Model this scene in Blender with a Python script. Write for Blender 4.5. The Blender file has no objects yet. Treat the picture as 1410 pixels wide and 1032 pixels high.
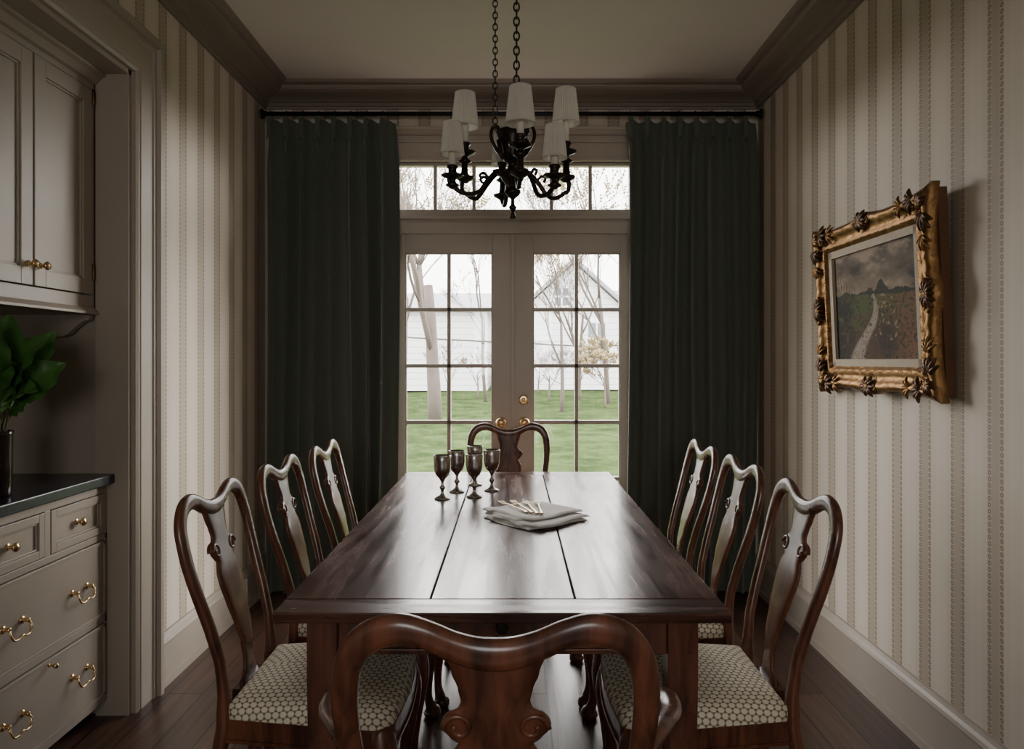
import bpy, bmesh, math, random
from mathutils import Vector, Matrix, noise
random.seed(7)
sc=bpy.context.scene
XL,XR,YB,YR,H=-1.415,1.40,4.15,-2.3,2.85
CAMH=1.307

# ---------------------------------------------------------------- materials
def newmat(name):
    m=bpy.data.materials.new(name); m.use_nodes=True
    nt=m.node_tree; b=nt.nodes['Principled BSDF']
    return m,nt,b
def mat(name,col,rough=0.5,metal=0.0,nscale=0,namt=0.15,bump=0,sheen=0,spec=0.5,coat=0):
    m,nt,b=newmat(name)
    b.inputs['Base Color'].default_value=(*col,1)
    b.inputs['Roughness'].default_value=rough
    b.inputs['Metallic'].default_value=metal
    b.inputs['Specular IOR Level'].default_value=spec
    b.inputs['Sheen Weight'].default_value=sheen
    b.inputs['Coat Weight'].default_value=coat
    if nscale:
        tc=nt.nodes.new('ShaderNodeTexCoord')
        n=nt.nodes.new('ShaderNodeTexNoise'); n.inputs['Scale'].default_value=nscale; n.inputs['Detail'].default_value=6
        nt.links.new(tc.outputs['Object'],n.inputs['Vector'])
        mx=nt.nodes.new('ShaderNodeMix'); mx.data_type='RGBA'
        mx.inputs['A'].default_value=(*[c*(1-namt) for c in col],1)
        mx.inputs['B'].default_value=(*[min(1,c*(1+namt)) for c in col],1)
        nt.links.new(n.outputs['Fac'],mx.inputs['Factor'])
        nt.links.new(mx.outputs['Result'],b.inputs['Base Color'])
        if bump:
            bp=nt.nodes.new('ShaderNodeBump'); bp.inputs['Strength'].default_value=bump; bp.inputs['Distance'].default_value=0.005
            nt.links.new(n.outputs['Fac'],bp.inputs['Height']); nt.links.new(bp.outputs['Normal'],b.inputs['Normal'])
    return m
def wood(name,c1,c2,rough=0.3,scale=(30,2,30),coat=0.3,spec=0.5,rvar=(.75,1.35),grainrough=0.0):
    m,nt,b=newmat(name)
    tc=nt.nodes.new('ShaderNodeTexCoord'); mp=nt.nodes.new('ShaderNodeMapping')
    mp.inputs['Scale'].default_value=scale
    n=nt.nodes.new('ShaderNodeTexNoise'); n.inputs['Scale'].default_value=1; n.inputs['Detail'].default_value=8; n.inputs['Roughness'].default_value=.6; n.inputs['Distortion'].default_value=.6
    n2=nt.nodes.new('ShaderNodeTexNoise'); n2.inputs['Scale'].default_value=3.0; n2.inputs['Detail'].default_value=4
    nt.links.new(tc.outputs['Object'],mp.inputs['Vector']); nt.links.new(mp.outputs['Vector'],n.inputs['Vector']); nt.links.new(tc.outputs['Object'],n2.inputs['Vector'])
    ad=nt.nodes.new('ShaderNodeMath'); ad.operation='MULTIPLY_ADD'; ad.inputs[1].default_value=.35
    nt.links.new(n2.outputs['Fac'],ad.inputs[0]); 
    sb=nt.nodes.new('ShaderNodeMath'); sb.operation='SUBTRACT'; sb.inputs[1].default_value=.17
    nt.links.new(n.outputs['Fac'],sb.inputs[0]); nt.links.new(sb.outputs[0],ad.inputs[2])
    cr=nt.nodes.new('ShaderNodeValToRGB'); cr.color_ramp.elements[0].position=.36; cr.color_ramp.elements[1].position=.64
    cr.color_ramp.elements[0].color=(*c2,1); cr.color_ramp.elements[1].color=(*c1,1)
    nt.links.new(ad.outputs[0],cr.inputs['Fac']); nt.links.new(cr.outputs['Color'],b.inputs['Base Color'])
    mr=nt.nodes.new('ShaderNodeMapRange'); mr.inputs['From Min'].default_value=.3; mr.inputs['From Max'].default_value=.7
    mr.inputs['To Min'].default_value=rough*rvar[0]; mr.inputs['To Max'].default_value=rough*rvar[1]
    nt.links.new((ad.outputs[0] if grainrough else n2.outputs['Fac']),mr.inputs['Value']); nt.links.new(mr.outputs['Result'],b.inputs['Roughness'])
    b.inputs['Coat Weight'].default_value=coat; b.inputs['Coat Roughness'].default_value=rough*.7
    b.inputs['Specular IOR Level'].default_value=spec
    return m

class NB:
    def __init__(s,nt): s.nt=nt
    def m(s,op,a,b=None,c=None):
        n=s.nt.nodes.new('ShaderNodeMath'); n.operation=op
        for i,x in enumerate((a,b,c)):
            if x is None: continue
            if isinstance(x,(int,float)): n.inputs[i].default_value=x
            else: s.nt.links.new(x,n.inputs[i])
        return n.outputs[0]
    def mix(s,f,a,b):
        n=s.nt.nodes.new('ShaderNodeMix'); n.data_type='RGBA'
        if isinstance(f,(int,float)): n.inputs['Factor'].default_value=f
        else: s.nt.links.new(f,n.inputs['Factor'])
        for k,x in (('A',a),('B',b)):
            if isinstance(x,tuple): n.inputs[k].default_value=(*x,1)
            else: s.nt.links.new(x,n.inputs[k])
        return n.outputs['Result']
def wallpaper(name,axis,off):
    m,nt,b=newmat(name); q=NB(nt)
    g=nt.nodes.new('ShaderNodeNewGeometry'); sp=nt.nodes.new('ShaderNodeSeparateXYZ'); nt.links.new(g.outputs['Position'],sp.inputs[0])
    P=.180
    t=q.m('FRACT',q.m('ADD',q.m('DIVIDE',q.m('SUBTRACT',sp.outputs[axis],off),P),100.0))
    stripe=q.m('LESS_THAN',t,.40)
    thin=q.m('LESS_THAN',q.m('ABSOLUTE',q.m('SUBTRACT',t,.70)),.17)
    cream=(.60,.53,.44); taupe=(.41,.345,.265)
    c=q.mix(stripe,cream,taupe)
    c=q.mix(q.m('MULTIPLY',thin,.35),c,(.67,.61,.52))
    zz=q.m('SUBTRACT',q.m('FRACT',q.m('DIVIDE',sp.outputs[2],.019)),.5)
    def beads(pos):
        dx=q.m('DIVIDE',q.m('SUBTRACT',t,pos),.042)
        r=q.m('ADD',q.m('MULTIPLY',dx,dx),q.m('MULTIPLY',q.m('MULTIPLY',zz,zz),6.0))
        return q.m('MULTIPLY',q.m('LESS_THAN',r,1.0),q.m('GREATER_THAN',r,.12))
    def line(pos,w): return q.m('LESS_THAN',q.m('ABSOLUTE',q.m('SUBTRACT',t,pos)),w)
    rib=q.m('MAXIMUM',line(.05,.050),line(.35,.050))
    c=q.mix(q.m('MULTIPLY',rib,.55),c,(.56,.49,.39))
    c=q.mix(q.m('MULTIPLY',q.m('MAXIMUM',beads(.05),beads(.35)),.8),c,(.19,.14,.095))
    nt.links.new(c,b.inputs['Base Color']); b.inputs['Roughness'].default_value=.6
    return m
M={}
M['wpL']=wallpaper('wallpaper_left',1,.02); M['wpR']=wallpaper('wallpaper_right',1,.09); M['wpB']=wallpaper('wallpaper_back',0,0)
M['trim']=mat('trim_paint',(.35,.30,.245),.42,nscale=3,namt=.04)
M['doorp']=mat('door_paint',(.46,.395,.335),.4,nscale=3,namt=.04)
M['cab']=mat('cabinet_paint',(.32,.272,.220),.42,nscale=3,namt=.04)
M['crown']=mat('crown_dimmed_paint',(.23,.185,.152),.4,nscale=3,namt=.04)  # trim colour darkened: dim light at the ceiling is put into it
M['ceil']=mat('ceiling_paint',(.64,.585,.54),.8,nscale=2,namt=.03)
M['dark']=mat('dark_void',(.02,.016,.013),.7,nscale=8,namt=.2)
M['chairw']=wood('chair_mahogany',(.185,.066,.034),(.050,.019,.012),.28,(28,28,3.5),.3)
M['tabletop']=wood('tabletop_mahogany',(.13,.052,.034),(.030,.013,.010),.20,(20,1.3,20),.0,rvar=(.8,1.6),grainrough=1)
M['tabletop_end']=wood('tabletop_end_mahogany',(.12,.048,.031),(.030,.013,.010),.23,(1.3,20,20),.0,rvar=(.75,1.5),grainrough=1)
M['tablew']=wood('table_mahogany',(.17,.060,.032),(.05,.019,.012),.32,(20,20,3),.2)
M['brass']=mat('aged_brass',(.70,.50,.26),.27,1,nscale=20,namt=.15)
M['bronze']=mat('dark_bronze',(.035,.028,.022),.35,.75,nscale=30,namt=.3,bump=.2)
M['silver']=mat('silver_gilt',(.62,.48,.30),.35,1,nscale=18,namt=.2)
M['pewter']=mat('pewter',(.44,.40,.375),.27,1,nscale=18,namt=.2)
M['rod']=mat('black_iron',(.012,.012,.014),.4,.5,nscale=15,namt=.2)
M['stone']=mat('black_soapstone',(.018,.021,.030),.25,0,nscale=9,namt=.5)
M['candle']=mat('candle_sleeve',(.72,.68,.60),.5,0,nscale=10,namt=.05)
M['linen']=mat('napkin_linen',(.90,.89,.86),.85,0,nscale=60,namt=.03,bump=.1)
M['plate']=mat('outlet_plastic',(.7,.68,.64),.4,0,nscale=5,namt=.03)
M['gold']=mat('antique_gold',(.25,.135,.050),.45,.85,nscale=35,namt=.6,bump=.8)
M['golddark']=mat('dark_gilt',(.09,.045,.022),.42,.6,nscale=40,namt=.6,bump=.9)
M['liner']=mat('frame_liner',(.40,.32,.22),.6,0,nscale=60,namt=.15)
M['framewood']=mat('frame_side_wood',(.11,.045,.018),.5,0,nscale=12,namt=.3)
M['leaf']=mat('leaf_green',(.055,.15,.030),.38,0,nscale=8,namt=.35)
M['stem']=mat('stem_brown',(.08,.07,.03),.6,0,nscale=10,namt=.2)
M['vase']=mat('vase_dark_glass',(.02,.014,.012),.12,0,nscale=6,namt=.3)
M['hinge']=mat('hinge_bronze',(.12,.07,.035),.35,.9,nscale=20,namt=.2)
M['bark']=mat('tree_bark',(.115,.09,.075),.9,0,nscale=6,namt=.3)
M['twig']=mat('twig_bark',(.15,.11,.09),.9,0,nscale=6,namt=.3)
M['bud']=mat('spring_foliage',(.30,.23,.12),.9,0,nscale=6,namt=.3)
M['roof']=mat('roof_shingle',(.34,.34,.36),.9,0,nscale=3,namt=.15)
M['winglass']=mat('house_window',(.16,.17,.20),.2,0,nscale=3,namt=.15)

def curtain_mat():
    m,nt,b=newmat('curtain_green_linen'); q=NB(nt)
    tc=nt.nodes.new('ShaderNodeTexCoord'); mp=nt.nodes.new('ShaderNodeMapping'); mp.inputs['Scale'].default_value=(350,350,40)
    n=nt.nodes.new('ShaderNodeTexNoise'); n.inputs['Scale'].default_value=1; n.inputs['Detail'].default_value=3
    nt.links.new(tc.outputs['Object'],mp.inputs[0]); nt.links.new(mp.outputs[0],n.inputs['Vector'])
    c=q.mix(n.outputs['Fac'],(.068,.080,.064),(.130,.148,.120))
    nt.links.new(c,b.inputs['Base Color']); b.inputs['Roughness'].default_value=.85; b.inputs['Sheen Weight'].default_value=.4
    b.inputs['Sheen Roughness'].default_value=.4
    return m
M['curtain']=curtain_mat()
M['lining']=mat('curtain_lining',(.6,.57,.5),.9,0,nscale=20,namt=.05)

def seat_mat():
    m,nt,b=newmat('seat_fabric'); q=NB(nt)
    tc=nt.nodes.new('ShaderNodeTexCoord'); sp=nt.nodes.new('ShaderNodeSeparateXYZ'); nt.links.new(tc.outputs['Object'],sp.inputs[0])
    k=2*math.pi/.0165
    x=q.m('SUBTRACT',q.m('ABSOLUTE',sp.outputs[0]),sp.outputs[2]); y=sp.outputs[1]
    tot=None
    for a in (0,120,240):
        ca,sa=math.cos(math.radians(a))*k,math.sin(math.radians(a))*k
        e=q.m('COSINE',q.m('ADD',q.m('MULTIPLY',x,ca),q.m('MULTIPLY',y,sa)))
        tot=e if tot is None else q.m('ADD',tot,e)
    f=q.m('MULTIPLY',q.m('ADD',tot,1.20),1.5); 
    n=nt.nodes.new('ShaderNodeClamp'); nt.links.new(f,n.inputs[0])
    c=q.mix(n.outputs[0],(.21,.17,.085),(.82,.75,.60))
    nt.links.new(c,b.inputs['Base Color']); b.inputs['Roughness'].default_value=.8
    bp=nt.nodes.new('ShaderNodeBump'); bp.inputs['Strength'].default_value=.4; bp.inputs['Distance'].default_value=.002
    nt.links.new(n.outputs[0],bp.inputs['Height']); nt.links.new(bp.outputs[0],b.inputs['Normal'])
    return m
M['seat']=seat_mat()

def floor_mat():
    m,nt,b=newmat('dark_plank_floor'); q=NB(nt)
    tc=nt.nodes.new('ShaderNodeTexCoord'); mp=nt.nodes.new('ShaderNodeMapping'); mp.inputs['Rotation'].default_value=(0,0,math.pi/2)
    br=nt.nodes.new('ShaderNodeTexBrick'); br.inputs['Scale'].default_value=1
    br.inputs['Brick Width'].default_value=1.9; br.inputs['Row Height'].default_value=.135; br.inputs['Mortar Size'].default_value=.003
    br.inputs['Color1'].default_value=(.12,.062,.040,1); br.inputs['Color2'].default_value=(.055,.028,.020,1); br.inputs['Mortar'].default_value=(.006,.004,.003,1)
    nt.links.new(tc.outputs['Object'],mp.inputs[0]); nt.links.new(mp.outputs[0],br.inputs['Vector'])
    mp2=nt.nodes.new('ShaderNodeMapping'); mp2.inputs['Scale'].default_value=(40,2,1)
    n=nt.nodes.new('ShaderNodeTexNoise'); n.inputs['Scale'].default_value=1; n.inputs['Detail'].default_value=7
    nt.links.new(tc.outputs['Object'],mp2.inputs[0]); nt.links.new(mp2.outputs[0],n.inputs['Vector'])
    v=q.m('MULTIPLY_ADD',n.outputs['Fac'],1.8,.1)
    mul=nt.nodes.new('ShaderNodeVectorMath'); mul.operation='SCALE'
    nt.links.new(br.outputs['Color'],mul.inputs[0]); nt.links.new(v,mul.inputs['Scale'])
    nt.links.new(mul.outputs[0],b.inputs['Base Color'])
    b.inputs['Roughness'].default_value=.36
    bp=nt.nodes.new('ShaderNodeBump'); bp.inputs['Strength'].default_value=.3; bp.inputs['Distance'].default_value=.003
    nt.links.new(n.outputs['Fac'],bp.inputs['Height']); nt.links.new(bp.outputs[0],b.inputs['Normal'])
    return m
M['floor']=floor_mat()
def grass_mat():
    m,nt,b=newmat('lawn_grass'); q=NB(nt)
    tc=nt.nodes.new('ShaderNodeTexCoord')
    n=nt.nodes.new('ShaderNodeTexNoise'); n.inputs['Scale'].default_value=1.6; n.inputs['Detail'].default_value=10; n.inputs['Roughness'].default_value=.78
    nt.links.new(tc.outputs['Object'],n.inputs['Vector'])
    cr=nt.nodes.new('ShaderNodeValToRGB'); e=cr.color_ramp.elements
    e[0].position=.38; e[0].color=(.026,.042,.015,1); e[1].position=.64; e[1].color=(.080,.110,.040,1)
    nt.links.new(n.outputs['Fac'],cr.inputs[0]); nt.links.new(cr.outputs[0],b.inputs['Base Color']); b.inputs['Roughness'].default_value=1
    b.inputs['Specular IOR Level'].default_value=0
    return m
M['grass']=grass_mat()
def siding_mat():
    m,nt,b=newmat('white_siding'); q=NB(nt)
    g=nt.nodes.new('ShaderNodeNewGeometry'); sp=nt.nodes.new('ShaderNodeSeparateXYZ'); nt.links.new(g.outputs['Position'],sp.inputs[0])
    f=q.m('LESS_THAN',q.m('FRACT',q.m('DIVIDE',sp.outputs[2],.22)),.14)
    c=q.mix(f,(.86,.86,.87),(.58,.59,.63)); nt.links.new(c,b.inputs['Base Color'])
    b.inputs['Roughness'].default_value=.8
    return m
M['siding']=siding_mat()
def glass_mat():
    m=bpy.data.materials.new('window_glass'); m.use_nodes=True; nt=m.node_tree; nt.nodes.clear()
    o=nt.nodes.new('ShaderNodeOutputMaterial'); t=nt.nodes.new('ShaderNodeBsdfTransparent'); g=nt.nodes.new('ShaderNodeBsdfGlossy')
    g.inputs['Roughness'].default_value=.02; mx=nt.nodes.new('ShaderNodeMixShader'); mx.inputs[0].default_value=.04
    nt.links.new(t.outputs[0],mx.inputs[1]); nt.links.new(g.outputs[0],mx.inputs[2]); nt.links.new(mx.outputs[0],o.inputs[0])
    return m
M['glass']=glass_mat()
def shade_mat():
    m=bpy.data.materials.new('pleated_shade_fabric'); m.use_nodes=True; nt=m.node_tree; b=nt.nodes['Principled BSDF']
    b.inputs['Base Color'].default_value=(.82,.79,.73,1); b.inputs['Roughness'].default_value=.8
    n=nt.nodes.new('ShaderNodeTexNoise'); n.inputs['Scale'].default_value=50
    bp=nt.nodes.new('ShaderNodeBump'); bp.inputs['Strength'].default_value=.1; nt.links.new(n.outputs['Fac'],bp.inputs['Height']); nt.links.new(bp.outputs[0],b.inputs['Normal'])
    t=nt.nodes.new('ShaderNodeBsdfTranslucent'); t.inputs[0].default_value=(.85,.82,.76,1)
    mx=nt.nodes.new('ShaderNodeMixShader'); mx.inputs[0].default_value=.4
    o=nt.nodes['Material Output']; nt.links.new(b.outputs[0],mx.inputs[1]); nt.links.new(t.outputs[0],mx.inputs[2]); nt.links.new(mx.outputs[0],o.inputs[0])
    return m
M['shade']=shade_mat()
def vcol_mat():
    m,nt,b=newmat('oil_painting'); a=nt.nodes.new('ShaderNodeVertexColor'); a.layer_name='Col'
    nt.links.new(a.outputs[0],b.inputs['Base Color']); b.inputs['Roughness'].default_value=.6; b.inputs['Specular IOR Level'].default_value=.12
    n=nt.nodes.new('ShaderNodeTexNoise'); n.inputs['Scale'].default_value=90; tc=nt.nodes.new('ShaderNodeTexCoord'); nt.links.new(tc.outputs['Object'],n.inputs['Vector'])
    bp=nt.nodes.new('ShaderNodeBump'); bp.inputs['Strength'].default_value=.25; bp.inputs['Distance'].default_value=.003
    nt.links.new(n.outputs['Fac'],bp.inputs['Height']); nt.links.new(bp.outputs[0],b.inputs['Normal'])
    return m
M['paint']=vcol_mat()

# ---------------------------------------------------------------- mesh builder
def catmull(pts,n):
    P=[Vector(p) for p in pts]; out=[]
    for i in range(len(P)-1):
        p0=P[max(i-1,0)];p1=P[i];p2=P[i+1];p3=P[min(i+2,len(P)-1)]
        for j in range(n):
            t=j/n
            out.append(.5*((2*p1)+(-p0+p2)*t+(2*p0-5*p1+4*p2-p3)*t*t+(-p0+3*p1-3*p2+p3)*t**3))
    out.append(P[-1]); return out
class B:
    def __init__(s): s.v=[];s.f=[];s.m=[];s.s=[];s.mats=[];s.T=Matrix.Identity(4)
    def mi(s,k):
        if k not in s.mats: s.mats.append(k)
        return s.mats.index(k)
    def add(s,vs,fs,k,smooth=False,T=None):
        o=len(s.v); X=s.T if T is None else s.T@T
        s.v+= [X@Vector(v) for v in vs]; i=s.mi(k)
        for f in fs: s.f.append([o+a for a in f]); s.m.append(i); s.s.append(smooth)
    def box(s,a,b,k,T=None):
        x0,y0,z0=[min(p,q) for p,q in zip(a,b)]; x1,y1,z1=[max(p,q) for p,q in zip(a,b)]
        s.add([(x0,y0,z0),(x1,y0,z0),(x1,y1,z0),(x0,y1,z0),(x0,y0,z1),(x1,y0,z1),(x1,y1,z1),(x0,y1,z1)],
              [(0,3,2,1),(4,5,6,7),(0,1,5,4),(1,2,6,5),(2,3,7,6),(3,0,4,7)],k,False,T)
    def lathe(s,prof,k,loc=(0,0,0),seg=24,T=None,smooth=True):
        vs=[];fs=[];n=len(prof)
        for (r,z) in prof:
            for j in range(seg):
                a=2*math.pi*j/seg
                vs.append((r*math.cos(a),r*math.sin(a),z))
        for i in range(n-1):
            for j in range(seg):
                j2=(j+1)%seg; fs.append((i*seg+j,i*seg+j2,(i+1)*seg+j2,(i+1)*seg+j))
        if prof[0][0]>1e-5: fs.append(tuple(reversed(range(seg))))
        if prof[-1][0]>1e-5: fs.append(tuple((n-1)*seg+j for j in range(seg)))
        X=Matrix.Translation(loc); X=X@T if T is not None else X
        s.add(vs,fs,k,smooth,X)
    def tube(s,path,rad,k,seg=10,ref=(0,1,0),power=2.0,T=None,smooth=True,closed=False):
        vs=[];fs=[];n=len(path); P=[Vector(p) for p in path]; ref=Vector(ref).normalized()
        for i,p in enumerate(P):
            if closed: t=P[(i+1)%n]-P[i-1]
            else: t=P[min(i+1,n-1)]-P[max(i-1,0)]
            t.normalize()
            sd=t.cross(ref)
            if sd.length<1e-3: sd=t.cross(Vector((1,0,0.1)))
            sd.normalize(); up=sd.cross(t).normalized()
            r=rad[i] if isinstance(rad,(list,)) else rad
            a,b=(r if isinstance(r,tuple) else (r,r))
            for j in range(seg):
                th=2*math.pi*j/seg+math.pi/seg; c,q=math.cos(th),math.sin(th)
                e=2/power
                c2=math.copysign(abs(c)**e,c); q2=math.copysign(abs(q)**e,q)
                vs.append(p+sd*a*c2+up*b*q2)
        m=n if closed else n-1
        for i in range(m):
            for j in range(seg):
                j2=(j+1)%seg; i2=(i+1)%n; fs.append((i*seg+j,i*seg+j2,i2*seg+j2,i2*seg+j))
        if not closed:
            fs.append(tuple(reversed(range(seg)))); fs.append(tuple((n-1)*seg+j for j in range(seg)))
        s.add(vs,fs,k,smooth,T)
    def prism(s,poly,a0,a1,axis,k,T=None,smooth=False):
        n=len(poly)
        def P(u,v,a):
            return {0:(a,u,v),1:(u,a,v),2:(u,v,a)}[axis]
        vs=[P(u,v,a0) for u,v in poly]+[P(u,v,a1) for u,v in poly]
        fs=[tuple(reversed(range(n))),tuple(range(n,2*n))]+[(i,(i+1)%n,n+(i+1)%n,n+i) for i in range(n)]
        s.add(vs,fs,k,smooth,T)
    def grid(s,fn,nu,nv,k,smooth=True,T=None):
        vs=[fn(i/nu,j/nv) for j in range(nv+1) for i in range(nu+1)]
        fs=[(j*(nu+1)+i,j*(nu+1)+i+1,(j+1)*(nu+1)+i+1,(j+1)*(nu+1)+i) for j in range(nv) for i in range(nu)]
        s.add(vs,fs,k,smooth,T)
    def ball(s,c,r,k,seg=12,rings=8,T=None):
        rx,ry,rz=r if isinstance(r,tuple) else (r,r,r)
        prof=[(max(1e-6,math.sin(math.pi*i/rings)),-math.cos(math.pi*i/rings)) for i in range(rings+1)]
        X=Matrix.Translation(c)@(T if T is not None else Matrix.Identity(4))@Matrix.Diagonal((rx,ry,rz,1))
        vs=[];fs=[]
        for (a,z) in prof:
            for j in range(seg): th=2*math.pi*j/seg; vs.append((a*math.cos(th),a*math.sin(th),z))
        for i in range(rings):
            for j in range(seg): j2=(j+1)%seg; fs.append((i*seg+j,i*seg+j2,(i+1)*seg+j2,(i+1)*seg+j))
        s.add(vs,fs,k,True,X)
    def build(s,name,bevel=0,recalc=True,origin=None):
        me=bpy.data.meshes.new(name)
        o=Vector(origin) if origin else Vector((0,0,0))
        me.from_pydata([tuple(v-o) for v in s.v],[],s.f)
        for k in s.mats: me.materials.append(M[k])
        me.polygons.foreach_set('material_index',s.m); me.polygons.foreach_set('use_smooth',s.s)
        if recalc:
            bm=bmesh.new(); bm.from_mesh(me); bmesh.ops.recalc_face_normals(bm,faces=bm.faces); bm.to_mesh(me); bm.free()
        ob=bpy.data.objects.new(name,me); sc.collection.objects.link(ob); ob.location=o
        if bevel:
            md=ob.modifiers.new('bev','BEVEL'); md.width=bevel; md.segments=2; md.limit_method='ANGLE'; md.angle_limit=math.radians(50)
        return ob
def RotM(a,ax): return Matrix.Rotation(a,4,ax)

# ---------------------------------------------------------------- room shell
b=B(); b.box((XL-.9,YR-.15,-.1),(XR+.15,YB+.16,0),'floor'); b.build('floor')
b=B(); b.box((XL-.9,YR-.15,H),(XR+.15,YB+.16,H+.12),'ceil'); b.build('ceiling')
b=B(); b.box((XR,YR,0),(XR+.15,YB+.16,H),'wpR'); b.build('wall_right')
NY0,NY1,NH=.60,2.69,2.38
b=B()
b.box((XL-.12,NY1,0),(XL,YB+.16,H),'wpL'); b.box((XL-.12,YR,0),(XL,NY0,H),'wpL'); b.box((XL-.12,NY0,NH),(XL,NY1,H),'wpL')
b.box((XL-.85,NY1,0),(XL-.12,NY1+.1,H),'cab'); b.box((XL-.85,NY0-.1,0),(XL-.12,NY0,H),'cab'); b.box((XL-.85,NY0-.1,0),(XL-.75,NY1+.1,H),'cab')
b.box((XL-.85,NY0,NH),(XL-.12,NY1,H),'cab')
b.build('wall_left')
DX=.76; OT=2.46
b=B(); b.box((XL,YB,0),(-DX,YB+.15,H),'wpB'); b.box((DX,YB,0),(XR,YB+.15,H),'wpB'); b.box((-DX,YB,OT),(DX,YB+.15,H),'wpB'); b.build('wall_back')
# rear wall; unseen window behind the camera, added to let in fill light
b=B(); RX=.62; RZ0,RZ1=1.05,2.1
b.box((XL,YR-.15,0),(-RX,YR,H),'wpB'); b.box((RX,YR-.15,0),(XR,YR,H),'wpB'); b.box((-RX,YR-.15,RZ1),(RX,YR,H),'wpB'); b.box((-RX,YR-.15,0),(RX,YR,RZ0),'wpB')
b.build('wall_rear')
b=B()
for x in (-RX,RX-.05,-.025): b.box((x,YR-.1,RZ0),(x+.05,YR-.05,RZ1),'trim')
for z in (RZ0,RZ1-.05,1.55): b.box((-RX,YR-.1,z),(RX,YR-.05,z+.05),'trim')
b.build('fill_window')

# crown: profile loop
prof=[(0,2.742),(.014,2.742),(.016,2.752),(.024,2.757),(.024,2.772),(.034,2.776),(.045,2.786),(.062,2.794),(.085,2.799),(.108,2.803),(.128,2.812),(.138,2.824),(.14,2.832),(.158,2.833),(.17,2.838),(.182,2.849),(.182,2.8499),(0,2.8499)]
b=B(); vs=[];fs=[];n=len(prof)
for d,z in prof: vs+=[(XL+d,YR+d,z),(XR-d,YR+d,z),(XR-d,YB-d,z),(XL+d,YB-d,z)]
for i in range(n):
    i2=(i+1)%n
    for j in range(4): j2=(j+1)%4; fs.append((i*4+j,i*4+j2,i2*4+j2,i2*4+j))
b.add(vs,fs,'crown'); b.build('trim_1')
bp=[(0,0),(.028,0),(.028,.03),(.020,.034),(.020,.165),(.024,.172),(.020,.185),(.012,.195),(.008,.208),(0,.21)]
b=B(); b.prism([(XR-d,z) for d,z in bp],YR,YB,1,'trim'); b.build('baseboard_right')
b=B(); b.prism([(XL+d,z) for d,z in bp],2.872,YB,1,'trim'); b.prism([(XL+d,z) for d,z in bp],YR,NY0-.185,1,'trim'); b.build('baseboard_left')
b=B(); b.prism([(YB-d,z) for d,z in bp],XL+.03,-DX-.13,0,'trim'); b.prism([(YB-d,z) for d,z in bp],DX+.13,XR-.03,0,'trim'); b.build('baseboard_back')
# niche casing
b=B()
w=.18
cp=[(0,0),(0,.018),(.012,.024),(.018,.018),(.03,.018),(.034,.022),(.115,.022),(.12,.028),(.135,.030),(.14,.045),(.165,.045),(.172,.036),(w,.034),(w,0)]
b.prism([(XL+p,NY1+o) for o,p in cp],0,NH,2,'trim')
b.prism([(XL+p,NY0-o) for o,p in cp],0,NH,2,'trim')
vs=[];n=len(cp)
for o,p in cp: vs.append((XL+p,NY0-o,NH+o)); 
for o,p in cp: vs.append((XL+p,NY1+o,NH+o))
fs=[(i,(i+1)%n,n+(i+1)%n,n+i) for i in range(n)]
b.add(vs,fs,'trim')
for sgn,y in ((1,NY1),(-1,NY0)):
    vs=[(XL+p,y+sgn*o,NH) for o,p in cp]+[(XL+p,y+sgn*o,NH+o) for o,p in cp]
    b.add(vs,fs,'trim')
b.box((XL-.12,NY1-.018,0),(XL+.002,NY1,NH),'trim'); b.box((XL-.12,NY0,0),(XL+.002,NY0+.018,NH),'trim'); b.box((XL-.12,NY0,NH-.018),(XL+.002,NY1,NH),'trim')
b.build('trim_2')

# ---------------------------------------------------------------- french doors, transom, casing
b=B()
for sx in (-1,1):
    b.box((sx*DX,YB-.0,0),(sx*(DX-.018),YB+.13,OT),'doorp')
    b.box((sx*DX,YB-.022,0),(sx*(DX+.11),YB,OT),'doorp'); b.box((sx*(DX+.09),YB-.035,0),(sx*(DX+.12),YB,OT),'doorp')
b.box((-DX-.12,YB-.022,OT-.02),(DX+.12,YB,OT+.13),'doorp')
b.box((-DX-.12,YB-.03,OT-.02),(DX+.12,YB,OT+.0),'doorp')
b.box((-DX-.13,YB-.04,OT+.085),(DX+.13,YB,OT+.10),'doorp')
b.prism([(YB,OT+.13),(YB-.03,OT+.13),(YB-.05,OT+.15),(YB-.065,OT+.155),(YB-.065,OT+.168),(YB,OT+.168)],-DX-.15,DX+.15,0,'doorp')
b.build('trim_3',bevel=.003)
b=B()
TY0,TY1=YB+.005,YB+.05
b.box((-DX+.018,TY0-.01,2.036),(DX-.018,YB+.12,2.10),'doorp'); b.box((-DX+.018,TY0,2.10),(DX-.018,TY1,2.174),'doorp')
b.box((-DX+.018,TY0-.02,2.115),(DX-.018,TY0,2.135),'doorp')
b.box((-DX+.018,TY0,2.423),(DX-.018,TY1,OT),'doorp')
for sx in (-1,1): b.box((sx*(DX-.018),TY0,2.174),(sx*.666,TY1,2.423),'doorp')
for i in range(1,6):
    x=-.666+1.332*i/6; b.box((x-.011,TY0+.005,2.174),(x+.011,TY1-.01,2.423),'doorp')
b.box((-.666,TY0+.02,2.174),(.666,TY0+.024,2.423),'glass')
b.build('window_1',bevel=.003)
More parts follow.
